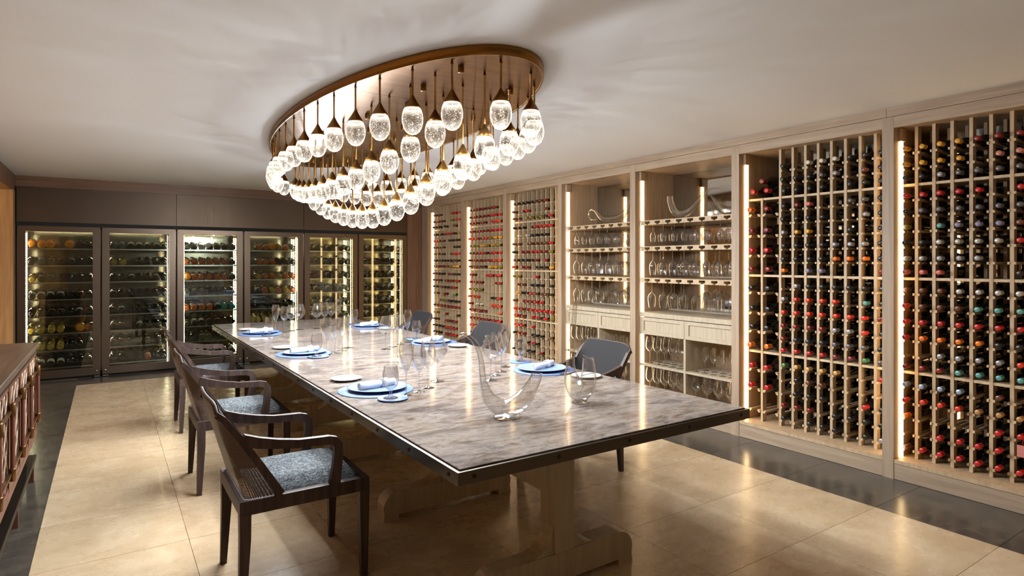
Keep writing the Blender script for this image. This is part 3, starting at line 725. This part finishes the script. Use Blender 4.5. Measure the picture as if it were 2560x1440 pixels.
# ------------------------------------------------------------------ table
TZ = .76
TX0, TX1, TY0, TY1 = .993, 2.620, 1.815, 7.66
TCX = 1.725
tb = thing('dining_table', 'long marble-topped dining table with riveted dark steel edge on trestle legs', 'table', (TCX, (TY0+TY1)/2, 0))
tcy = (TY0+TY1)/2
def PT(nm, mb, m, par=None): mb.v = [(x-TCX, y-tcy, z) for x, y, z in mb.v]; return mb.build(nm, m, par or tb)
PT('marble_top', MB().bbox(TX0+.016, TX1-.016, TY0+.016, TY1-.016, TZ-.03, TZ, .0016), marble_m)
eb = PT('edge_band', MB().box(TX0, TX0+.012, TY0, TY1, TZ-.052, TZ-.006).box(TX1-.012, TX1, TY0, TY1, TZ-.052, TZ-.006).box(TX0+.012, TX1-.012, TY0, TY0+.012, TZ-.052, TZ-.006).box(TX0+.012, TX1-.012, TY1-.012, TY1, TZ-.052, TZ-.006), tedge)
PT('under_frame', MB().box(TX0+.013, TX1-.013, TY0+.013, TY1-.013, TZ-.05, TZ-.031), ironm)
riv = MB().lathe([(.0095,0),(.0085,.0025),(.005,.004),(.001,.0042)], 10).mesh('rivet', ironm)
for k in range(18):
    y = TY0+.07+k*(TY1-TY0-.14)/17
    if k % 1 == 0:
        for x, r in ((TX0, -PI/2), (TX1, PI/2)):
            o = link('rivet', riv, eb, (x-TCX, y-tcy, TZ-.028)); o.rotation_euler = (0, r, 0)
for k in range(5):
    x = TX0+.065+k*(TX1-TX0-.13)/4
    for y, r in ((TY0, PI/2), (TY1, -PI/2)):
        o = link('rivet', riv, eb, (x-TCX, y-tcy, TZ-.028)); o.rotation_euler = (r, 0, 0)
pedy = [2.20, 3.285, 4.38, 5.48, 6.57, 7.30]
def arc(cx, cz, r, a0, a1, n=8): return [(cx+r*math.cos(a0+(a1-a0)*i/n), cz+r*math.sin(a0+(a1-a0)*i/n)) for i in range(n+1)]
foot = [(-.43,.0),(-.34,0),(-.34,.03),(.34,.03),(.34,0),(.43,0)] + arc(.345,.075,.085,-.35,PI/2,7) + [(-.34,.16)] + arc(-.345,.075,.085,PI/2,PI+.35,7)
gus = [(.055,.16)] + [(.175,.16)] + arc(.175,.28,.115,-PI/2,-PI,8)[1:] + [(.055,.29)]
fm = fixn(MB().prism(foot, -.05, .05, 'y').mesh('foot', taupe))
gm_ = fixn(MB().prism(gus, -.045, .045, 'y').mesh('gusset', taupe)); gm2 = fixn(MB().prism([(-p,q) for p,q in gus], -.045, .045, 'y').mesh('gusset', taupe))
tg_ = fixn(MB().prism([(p, .855-q) for p,q in gus], -.045, .045, 'y').mesh('gusset', taupe)); tg2 = fixn(MB().prism([(-p, .855-q) for p,q in gus], -.045, .045, 'y').mesh('gusset', taupe))
for y in pedy:
    c = PT('pedestal_column', MB().bbox(TCX-.055, TCX+.055, y-.06, y+.06, .161, TZ-.051, .004), taupe)
    link('foot', fm, c, (0, y-tcy, 0)); link('gusset', gm_, c, (0, y-tcy, 0)); link('gusset', gm2, c, (0, y-tcy, 0))
    MB().box(-.5, .5, -.045, .045, TZ-.11, TZ-.051).build('top_arm', taupe, c, (0, y-tcy, 0))
for a, b in zip(pedy, pedy[1:]):
    PT('stretcher', MB().box(TCX-.03, TCX+.03, a+.061, b-.061, .40, .52), taupe)

# place settings
mat_me = MB().lathe([(.001,.0),(.205,0),(.206,.0025),(.205,.004),(.001,.004)], 48).mesh('placemat', blue_lea)
coast_me = MB().lathe([(.001,.0),(.078,0),(.079,.002),(.078,.004),(.001,.004)], 32).mesh('coaster', blue_lea)
plate_me = MB().lathe([(.001,.0),(.095,0),(.10,.003),(.150,.013),(.165,.016),(.166,.018),(.150,.0165),(.10,.008),(.001,.006)], 48).mesh('charger_plate', plate_m)
bread_me = MB().lathe([(.001,.0),(.055,0),(.06,.003),(.088,.012),(.094,.014),(.088,.0155),(.058,.006),(.001,.005)], 36).mesh('bread_plate', china)
def napkin_mesh():
    mb = MB(); R = .0215
    # rolled cloth: spiral section swept along x
    sp = [(R*(.16+.84*i/34)*math.cos(i*.72), R*(.16+.84*i/34)*math.sin(i*.72)) for i in range(35)]
    th = .0016; out = sp; inn = [(p*(1-th/ max(.004,math.hypot(p,q))), q*(1-th/max(.004,math.hypot(p,q)))) for p, q in sp]
    vs = []; fs = []; n = len(sp); xs = [-.115,-.06,.0,.05,.115]; sc = [1.03,1.02,.98,.9,.96]
    for x, s in zip(xs, sc):
        for p, q in out: vs.append((x, p*s, q*s))
        for p, q in inn: vs.append((x, p*s, q*s))
    m = 2*n
    for k in range(len(xs)-1):
        for i in range(n-1):
            fs.append((k*m+i, k*m+i+1, (k+1)*m+i+1, (k+1)*m+i)); fs.append((k*m+n+i+1, k*m+n+i, (k+1)*m+n+i, (k+1)*m+n+i+1))
        fs.append((k*m+n-1, k*m+2*n-1, (k+1)*m+2*n-1, (k+1)*m+n-1))
    for k in (0, len(xs)-1):
        for i in range(n-1): fs.append((k*m+i, k*m+n+i, k*m+n+i+1, k*m+i+1))
    mb.add(vs, fs, True); return fixn(mb.mesh('napkin', white_cloth))
nap_me = napkin_mesh()
ring_me = MB().lathe([(.0235,-.02),(.0255,-.018),(.0265,0),(.0255,.018),(.0235,.02),(.0215,.018),(.0215,-.018),(.0235,-.02)], 24, axis='x').mesh('napkin_ring', white_cloth)
def cutlery(kind):
    mb = MB()
    if kind == 'fork':
        mb.box(-.10,.02,-.004,.004,0,.002).box(.02,.045,-.010,.010,0,.002)
        for q in (-.0085,-.003,.003,.0085): mb.box(.045,.085,q-.0014,q+.0014,0,.002)
        mb.box(-.125,-.10,-.008,.008,0,.002)
    else:
        mb.box(-.09,.0,-.005,.005,0,.003)
        mb.prism([(0,-.006),(.08,-.007),(.095,0),(.08,.004),(0,.006)], .0, .0014, 'z')
    return fixn(mb.mesh(kind, steel))
fork_me, knife_me = cutlery('fork'), cutlery('knife')
seatn = {('L',0):'near left setting',('L',1):'middle left setting',('L',2):'far left setting',('R',0):'near right setting',('R',1):'middle right setting',('R',2):'far right setting'}
GP = {('L',0):[('water',1.222,2.958),('flute',1.33,3.008),('white',1.425,3.051),('red',1.512,3.116),('burgundy',1.643,3.256)],
      ('L',1):[('water',1.305,4.583),('flute',1.397,4.649),('white',1.48,4.70),('red',1.57,4.80),('burgundy',1.665,4.94)],
      ('L',2):[('water',1.305,6.20),('flute',1.394,6.323),('white',1.494,6.391),('red',1.582,6.472),('burgundy',1.685,6.55)],
      ('R',0):[('water',2.464,3.56),('flute',2.257,3.45),('white',2.135,3.315),('red',2.035,3.222),('burgundy',1.929,3.112)],
      ('R',1):[('water',2.36,5.104),('flute',2.22,4.99),('white',2.11,4.89),('red',2.003,4.791),('burgundy',1.895,4.692)],
      ('R',2):[('water',2.36,6.78),('flute',2.19,6.84),('white',2.08,6.75),('red',1.98,6.66),('burgundy',1.866,6.55)]}
MC = {('L',0):(1.243,3.22),('L',1):(1.265,4.80),('L',2):(1.265,6.40),('R',0):(2.40,3.20),('R',1):(2.40,4.83),('R',2):(2.41,6.44)}
BP = {('L',0):(1.20,3.60),('L',1):(1.215,5.20),('L',2):(1.22,6.80),('R',0):(2.47,2.86),('R',1):(2.47,4.50),('R',2):(2.47,6.10)}
Z1 = TZ+.0005
for key, nm in seatn.items():
    mx, my = MC[key]; L = key[0] == 'L'
    tag(link('placemat', mat_me, None, (mx, my, Z1)), 'round blue leather placemat at %s' % nm, 'placemat', 'placemats')
    tag(link('charger_plate', plate_me, None, (mx+(.012 if L else -.012), my+.01, Z1+.0045)), 'pale blue glass plate at %s' % nm, 'plate', 'charger plates')
    n = thing('napkin', 'rolled white napkin in a ring at %s' % nm, 'napkin', (mx+(.01 if L else -.0), my+.01, Z1+.0345), math.radians(12 if L else 20), 'rolled napkins')
    link('cloth_roll', nap_me, n); link('napkin_ring', ring_me, n, (.045, 0, 0))
    for kind, x, y in GP[key]: table_glass(kind, x, y, nm)
    wx, wy = GP[key][0][1:]
    for o in bpy.data.objects:
        if o.name.startswith('water_goblet') and abs(o.location.x-wx) < 1e-4 and abs(o.location.y-wy) < 1e-4: o.location.z = Z1+.0085 if math.hypot(wx-mx, wy-my) < .285 else Z1+.0045
    cz = Z1+.0042 if math.hypot(wx-mx, wy-my) < .285 else Z1
    tag(link('coaster', coast_me, None, (wx+(.012 if L else -.012), wy+.0, cz)), 'small blue leather coaster under water goblet at %s' % nm, 'coaster', 'coasters')
    bx, by = BP[key]
    tag(link('bread_plate', bread_me, None, (bx, by, Z1)), 'small white bread plate at %s' % nm, 'plate', 'bread plates')
    k = link('butter_knife', knife_me, None, (bx-.02, by-.01, Z1+.0158)); k.rotation_euler = (0,0,math.radians(14 if L else 190)); tag(k, 'steel butter knife on bread plate at %s' % nm, 'knife', 'butter knives')
    fy = my+.185 if L else my-.185
    k = link('table_fork', fork_me, None, (mx-(.06 if L else -.06), fy, Z1+.0046)); k.rotation_euler = (0,0,math.radians(10 if L else 190)); tag(k, 'steel fork on placemat edge at %s' % nm, 'fork', 'table forks')
# table decanters (profiles in a plane facing the near end of the table)
s1 = .00184
def px(l, s, bx, by): return [((x-bx)*s, (by-y)*s, r*s) for x, y, r in l]
dec1 = px([(1146,838,3.2),(1160,834,4),(1176,843,5),(1191,861,6.5),(1201,892,7),(1206,930,8),(1212,965,11),(1229,1003,19),(1266,1020,21.5),(1304,1001,23),(1324,974,18),(1337,950,15),(1342,934,14)], s1, 1267.5, 1042.5)
o = thing('swan_decanter', 'large swan-necked glass decanter at the near end of the table', 'decanter', (1.526, 2.321, TZ+.0005), -math.radians(33.8))
sweep_decanter(MB(), dec1, 1.25, 20).build('vessel', decglass, o)
MB().lathe([(.001,.001),(.058,.0),(.064,.004),(.055,.012),(.03,.016)], 28).build('foot', decglass, o)
MB().tube([(math.cos(a*PI/12)*14*s1*.98+ (1342-1267.5)*s1, math.sin(a*PI/12)*14*s1*1.25, (1042.5-934)*s1) for a in range(25)], .0016, 6, False).build('rim', decglass, o)
s2 = .00203
dec2 = px([(1448,659,3.6),(1443,740,5),(1437,820,6.5),(1432,880,9),(1430,920,12),(1434,952,21),(1452,979,26.5),(1471,962,23),(1476,930,18),(1475,908,15),(1474,895,13)], s2, 1455, 1007)
o = thing('tall_decanter', 'tall twin-spouted glass decanter with a spire neck near the right table edge', 'decanter', (2.0, 2.36, TZ+.0005), -math.radians(33.8))
sweep_decanter(MB(), dec2, 1.15, 20).build('vessel', decglass, o)
MB().lathe([(.001,.001),(.040,.0),(.044,.003),(.03,.012)], 24).build('foot', decglass, o)
MB().tube([(math.cos(a*PI/12)*13*s2+(1474-1455)*s2, math.sin(a*PI/12)*13*s2*1.15, (1007-895)*s2+math.cos(a*PI/12)*-.012) for a in range(25)], .0016, 6, False).build('rim', decglass, o)

# ------------------------------------------------------------------ chairs (front towards +x, origin at seat centre on the floor)
def make_chair():
    t = thing('armchair', '', 'chair', (0,0,0), 0, 'dining armchairs')
    X0, X1, W = -.275, .290, .262      # back, front, half width
    SZ = .464
    fr = MB()
    fr.box(X0, X1, -W, -W+.035, SZ-.06, SZ).box(X0, X1, W-.035, W, SZ-.06, SZ).box(X0, X0+.035, -W+.035, W-.035, SZ-.06, SZ).box(X1-.035, X1, -W+.035, W-.035, SZ-.06, SZ)
    fr.build('seat_frame', dkwood, t)
    def leg(x, y, sx, sy, splay):
        a, b = .023, .014; vs = []
        for z, h, o in ((SZ-.0605, a, 0), (.30, a*.95, 0), (0, b, splay)):
            vs += [(x+o*sx-h, y-h+ (a-h)*sy, z), (x+o*sx+h, y-h+(a-h)*sy, z), (x+o*sx+h, y+h+(a-h)*sy, z), (x+o*sx-h, y+h+(a-h)*sy, z)]
        fs = [(0,1,2,3),(11,10,9,8)]
        for k in (0, 4):
            for i in range(4): j = (i+1) % 4; fs.append((k+i, k+4+i, k+4+j, k+j))
        fixn(MB().add(vs, fs).build('leg', dkwood, t).data)
    for sy in (-1, 1):
        leg(X0+.023, sy*(W-.023), -1, sy, .012); leg(X1-.023, sy*(W-.023), 1, sy, .0)
    # cushion: rounded pillow
    n = 12; vs = []; fs = []; cx0, cx1, cw = -.20, .262, .215
    for i in range(n+1):
        for j in range(n+1):
            u, v = i/n*2-1, j/n*2-1
            k = (1-abs(u)**6)*(1-abs(v)**6)
            vs.append(((cx0+cx1)/2+u*(cx1-cx0)/2, v*cw, SZ-.006+.058*k**.5 if k > 0 else SZ-.006))
    for i in range(n):
        for j in range(n): a = i*(n+1)+j; fs.append((a, a+n+1, a+n+2, a+1))
    MB().add(vs, fs, True).build('seat_cushion', tweed, t)
    # curved back: bottom curve wraps the seat corners, top curve nearly straight
    def curve(v):
        N = 18; pts = []
        wb = W-.012
        for i in range(N+1):
            s = i/N*2-1
            # bottom: U shape; top: shallow arc
            yb_ = wb*max(-1, min(1, s*1.22)) if abs(s) < .82 else math.copysign(wb, s)
            e = abs(s); xb = X0+.02 + (.0 if e < .6 else .14*((e-.6)/.4)**2.2)
            xt = X0-.108 + .014*(s*s); yt = (W-.012)*s
            f = v
            x = xb*(1-f)+xt*f; y = (wb*math.sin(min(1, e*1.15)*PI/2)*(1 if s > 0 else -1))*(1-f)+yt*f
            z = SZ+.002 + (.885-SZ)*f - .035*f**3*e**9; y *= 1-.03*f**6*e**6
            pts.append((x, y, z))
        return pts
    M = 10; rows = [curve(k/M) for k in range(M+1)]
    n = len(rows[0]); vs = sum(rows, []); fs = []
    for k in range(M):
        for i in range(n-1): fs.append((k*n+i, k*n+i+1, (k+1)*n+i+1, (k+1)*n+i))
    me = MB().add(vs, fs, True).mesh('cane_back', cane_m)
    uv = me.uv_layers.new(name='UVMap')
    for lp in me.loops:
        k, i = divmod(lp.vertex_index, n); uv.data[lp.index].uv = (i/(n-1)*.62, k/M*.46)
    link('cane_back', me, t)
    # inner pad in front of the cane
    vs = [(x+.020, y*.975, z) for r in rows for x, y, z in r]; fs2 = []
    for k in range(3, M):
        for i in range(0, n-1): fs2.append((k*n+i, (k+1)*n+i, (k+1)*n+i+1, k*n+i+1))
    me2 = MB().add(vs, fs2, True).mesh('mesh_pad', cane_in)
    link('mesh_pad', me2, t)
    # outline frame: posts and top rail
    lft = [r[0] for r in rows]; rgt = [r[-1] for r in rows]; top = rows[-1]
    def post(side):
        pts = [(p[0]+.008, p[1], p[2]) for p in side]
        return MB().bar(pts[:-1]+[(pts[-1][0], pts[-1][1], pts[-1][2]-.012)], .024, [.034-.010*k/M for k in range(len(pts))])
    fixn(post(lft).build('back_post', dkwood, t).data); fixn(post(rgt).build('back_post', dkwood, t).data)
    path = [(lft[-2][0]+.01, lft[-2][1], lft[-2][2])] + [(x+.008, y*.985, z-.004) for x, y, z in top] + [(rgt[-2][0]+.01, rgt[-2][1], rgt[-2][2])]
    MB().tube(path, .009, 8, True).build('top_rail', dkwood, t)
    # arms
    for sy in (-1, 1):
        y = sy*(W-.014)
        ax = [(-.262,.722),(-.20,.702),(-.12,.685),(-.03,.672),(.06,.668),(.10,.666),(.128,.658),(.143,.638),(.146,.60),(.138,.53),(.128,.464)]
        fixn(MB().bar([(x, y, z) for x, z in ax], .030, [.05,.046,.040,.036,.036,.038,.040,.040,.040,.042,.05]).build('armrest', dkwood, t).data)
    return t, me2
ch0, pad_me = make_chair()
CH = [((.735, 3.0), 0, 'dark cane-back armchair nearest the camera on the left of the table'), ((.745, 4.52), 0, 'dark cane-back armchair in the middle on the left of the table'), ((.79, 6.16), 0, 'dark cane-back armchair farthest on the left of the table'),
      ((2.745, 3.36), PI, 'dark cane-back armchair nearest the camera on the right of the table'), ((2.745, 5.0), PI, 'dark cane-back armchair in the middle on the right of the table'), ((2.745, 6.53), PI, 'dark cane-back armchair farthest on the right of the table')]
for i, ((x, y), rz, lab) in enumerate(CH):
    c = ch0 if i == 0 else copy_tree(ch0)
    c.location = (x, y, 0); c.rotation_euler = (0, 0, rz); c['label'] = lab

# ------------------------------------------------------------------ sideboard on the left
sb = thing('sideboard', 'dark wooden sideboard with lattice doors and leather-wrapped handles against left wall', 'sideboard', (-.66, 3.9, 0))
SX0, SX1, SY0, SY1 = XL+.005, -.40, 2.55, 5.205
def PS(nm, mb, m, par=None): mb.v = [(x+.66, y-3.9, z) for x, y, z in mb.v]; return mb.build(nm, m, par or sb)
shell = wood('shell_inlay', (120,92,76), (168,138,116), (200,172,150), 'z', .3, 3, 2.5)
rosew = wood('rosewood_frame', (66,36,26), (92,54,40), (120,78,60), 'z', .35)
leather = plain('brown_leather', (96,48,32), .5)
bronze_l = plain('bronze_strap', (120,84,50), .35, .9)
PS('top', MB().bbox(SX0, SX1+.012, SY0, SY1+.012, .895, .93, .004), sidew)
PS('top_rail', MB().box(SX0, SX1-.002, SY0+.004, SY1-.004, .862, .894), ironm)
PS('body', MB().box(SX0, SX1-.03, SY0+.004, SY1-.004, .30, .861), plain('sideboard_inside', (26,18,14), .6))
PS('bottom_rail', MB().bbox(SX0, SX1, SY0, SY1, .297, .335, .004), rosew)
nd = 6; dw = (SY1-SY0-.02)/nd
for k in range(nd):
    a, b = SY0+.01+dw*k, SY0+.01+dw*(k+1)
    d = PS('door', MB().box(SX1-.03, SX1-.018, a+.002, b-.002, .337, .86), plain('door_ground', (30,20,16), .5) if k == 0 else bpy.data.materials['door_ground'])
    fr = MB()
    for y0, y1 in ((a+.002, a+.03), (b-.03, b-.002)): fr.box(SX1-.018, SX1-.002, y0, y1, .337, .86)
    fr.box(SX1-.018, SX1-.004, a+.03, b-.03, .337, .36).box(SX1-.018, SX1-.004, a+.03, b-.03, .84, .86)
    PS('door_frame', fr, rosew, d)
    # lattice: upright strips that weave left and right
    la = MB(); ns = 6
    for s in range(ns):
        y = a+.05+(b-a-.10)*s/(ns-1)
        la.tube([(SX1-.013, y+math.sin(q*PI/3+s*PI)*.016, .36+.48*q/24) for q in range(25)], .0055, 5, True)
    o = PS('lattice', la, shell, d)
    hy = b-.05 if k % 2 == 1 else a+.05
    hy = b-.045
    h = PS('handle', MB().lathe([(.0095,.44),(.0095,.74)], 12, (SX1+.012, hy, 0)), leather, d)
    PS('handle_cap', MB().lathe([(.001,.715),(.0125,.715),(.0135,.72),(.0135,.775),(.011,.78),(.001,.782)], 12, (SX1+.012, hy, 0)), bronze_l, d)
    PS('handle_cap', MB().lathe([(.001,.395),(.011,.398),(.0135,.40),(.0135,.455),(.0125,.46),(.001,.461)], 12, (SX1+.012, hy, 0)), bronze_l, d)
    PS('strap', MB().box(SX1-.002, SX1+.010, a+.03, hy+.008, .735, .747), bronze_l, d)
    PS('strap', MB().box(SX1-.002, SX1+.010, a+.03, hy+.008, .428, .440), bronze_l, d)
for y in (SY0+.06, 3.45, 4.33, SY1-.03):
    PS('leg', MB().box(SX1-.05, SX1-.012, y-.03, y+.03, 0, .138), rosew); PS('leg', MB().box(SX0+.03, SX0+.07, y-.03, y+.03, 0, .138), rosew)
    PS('spacer', MB().box(SX1-.09, SX1-.05, y-.06, y-.01, .171, .296), ironm)
    PS('spacer', MB().box(SX0+.05, SX0+.09, y-.06, y-.01, .171, .296), ironm)
PS('stand_frame', MB().bbox(SX0, SX1, SY0, SY1, .139, .17, .003), ironm)

# ------------------------------------------------------------------ chandelier
EX, EY, EA, EBb, ER = 1.717, 4.463, .675, 2.03, -.024
PZ = 2.48
ch = thing('chandelier', 'oval brass ceiling chandelier hung with bubbled crystal drops above the table', 'chandelier', (EX, EY, PZ), ER)
N = 96
el = lambda a, q=1: (EA*q*math.cos(a), EBb*q*math.sin(a))
vs = []; fs = []
for i in range(N):
    a = 2*PI*i/N; x, y = el(a); x2, y2 = el(a, 1); m = math.hypot(x/EA**2, y/EBb**2); nx, ny = x/EA**2/m, y/EBb**2/m
    vs += [(x, y, ZC-PZ-.001), (x, y, -.004), (x-nx*.01, y-ny*.01, -.004), (x-nx*.01, y-ny*.01, .012)]
for i in range(N):
    j = (i+1) % N
    for k in range(3): fs.append((4*i+k, 4*i+k+1, 4*j+k+1, 4*j+k))
fixn(MB().add(vs, fs, True).build('rim_band', brass, ch).data)
cuts = [-2.1, 3.44-EY, 4.37-EY, 5.30-EY, 2.1]
for c0, c1 in zip(cuts, cuts[1:]):
    lo, hi = max(c0, -EBb*.993)+.0015, min(c1, EBb*.993)-.0015
    M = 26; L_ = []; R_ = []
    for i in range(M+1):
        y = lo+(hi-lo)*i/M
        x = (EA-.011)*math.sqrt(max(0, 1-(y/(EBb-.011))**2)); L_.append((-x, y)); R_.append((x, y))
    poly = R_ + L_[::-1]
    fixn(MB().prism(poly, 0, .012, 'z').build('canopy_panel', brass_pl, ch).data)
rodm = {}
cap_me = MB().lathe([(.0055,.068),(.009,.060),(.020,.040),(.034,.018),(.042,.004),(.0425,0),(.036,-.001)], 20).mesh('drop_cap', brass)
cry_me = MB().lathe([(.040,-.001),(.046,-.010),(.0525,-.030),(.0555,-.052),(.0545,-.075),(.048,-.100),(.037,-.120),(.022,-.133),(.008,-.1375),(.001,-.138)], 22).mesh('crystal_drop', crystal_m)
bolt_me = MB().lathe([(.001,-.036),(.015,-.036),(.016,-.034),(.016,0)], 12).mesh('canopy_stud', brass)
lamp = bpy.data.lights.new('drop_lamp', 'POINT'); lamp.energy = PENDANT_W*2.3; lamp.shadow_soft_size = .011; lamp.color = (.87, .94, 1.0)
lamp_o = bpy.data.lights.new('drop_lamp', 'SPOT'); lamp_o.energy = PENDANT_W*1.0; lamp_o.shadow_soft_size = .012; lamp_o.color = lamp.color; lamp_o.spot_size = math.radians(175); lamp_o.spot_blend = .5
def pendant(lx, ly, zj, lamp=lamp):
    L = PZ-(zj+.066); k = round(L, 3)
    if k not in rodm:
        rodm[k] = MB().lathe([(.0055,-k),(.0055,-.022),(.008,-.022),(.008,-.012),(.0055,-.012),(.0055,0)], 10).mesh('pendant_rod', brass)
    r = link('pendant_rod', rodm[k], ch, (lx, ly, 0))
    link('drop_cap', cap_me, r, (0,0,zj-PZ)); link('crystal_drop', cry_me, r, (0,0,zj-PZ))
    lo = bpy.data.objects.new('drop_lamp', lamp); COL.objects.link(lo); lo.parent = r; lo.location = (0,0,zj-PZ-.016)
# outer ring
per = []; K = 720
pts = [el(2*PI*i/K, .962) for i in range(K+1)]
acc = [0]
for p, q in zip(pts, pts[1:]): acc.append(acc[-1]+math.hypot(q[0]-p[0], q[1]-p[1]))
n_out = 36; step = acc[-1]/n_out; off = acc[int(K*.75)]-.05
for k in range(n_out):
    s = (off+k*step) % acc[-1]; i = max(j for j in range(K+1) if acc[j] <= s)
    pendant(pts[i][0], pts[i][1], 2.268, lamp_o)
for k in range(-6, 7):                     # middle rows
    y = k*.2625; dx = .33-.10*(abs(y)/1.6)**2
    z = 2.078+.145*(abs(y)/1.6)**2
    for sx in (-1, 1): pendant(sx*dx, y, z, lamp_o)
for k in range(-7, 8):                     # central row, hanging lowest
    y = k*.2475
    z = 1.872+.262*(abs(y)/1.73)**1.8
    pendant(-.02, y, z)
for k in range(18):
    y = -1.75+k*.205; x = (.16 if k % 2 else -.17) + .1*math.sin(k*1.7)
    if abs(y) < 1.9: link('canopy_stud', bolt_me, ch, (x, y, 0))
    if k % 3 == 1: link('canopy_stud', bolt_me, ch, (.45*math.sqrt(max(0,1-(y/2.03)**2)), y+.09, 0))
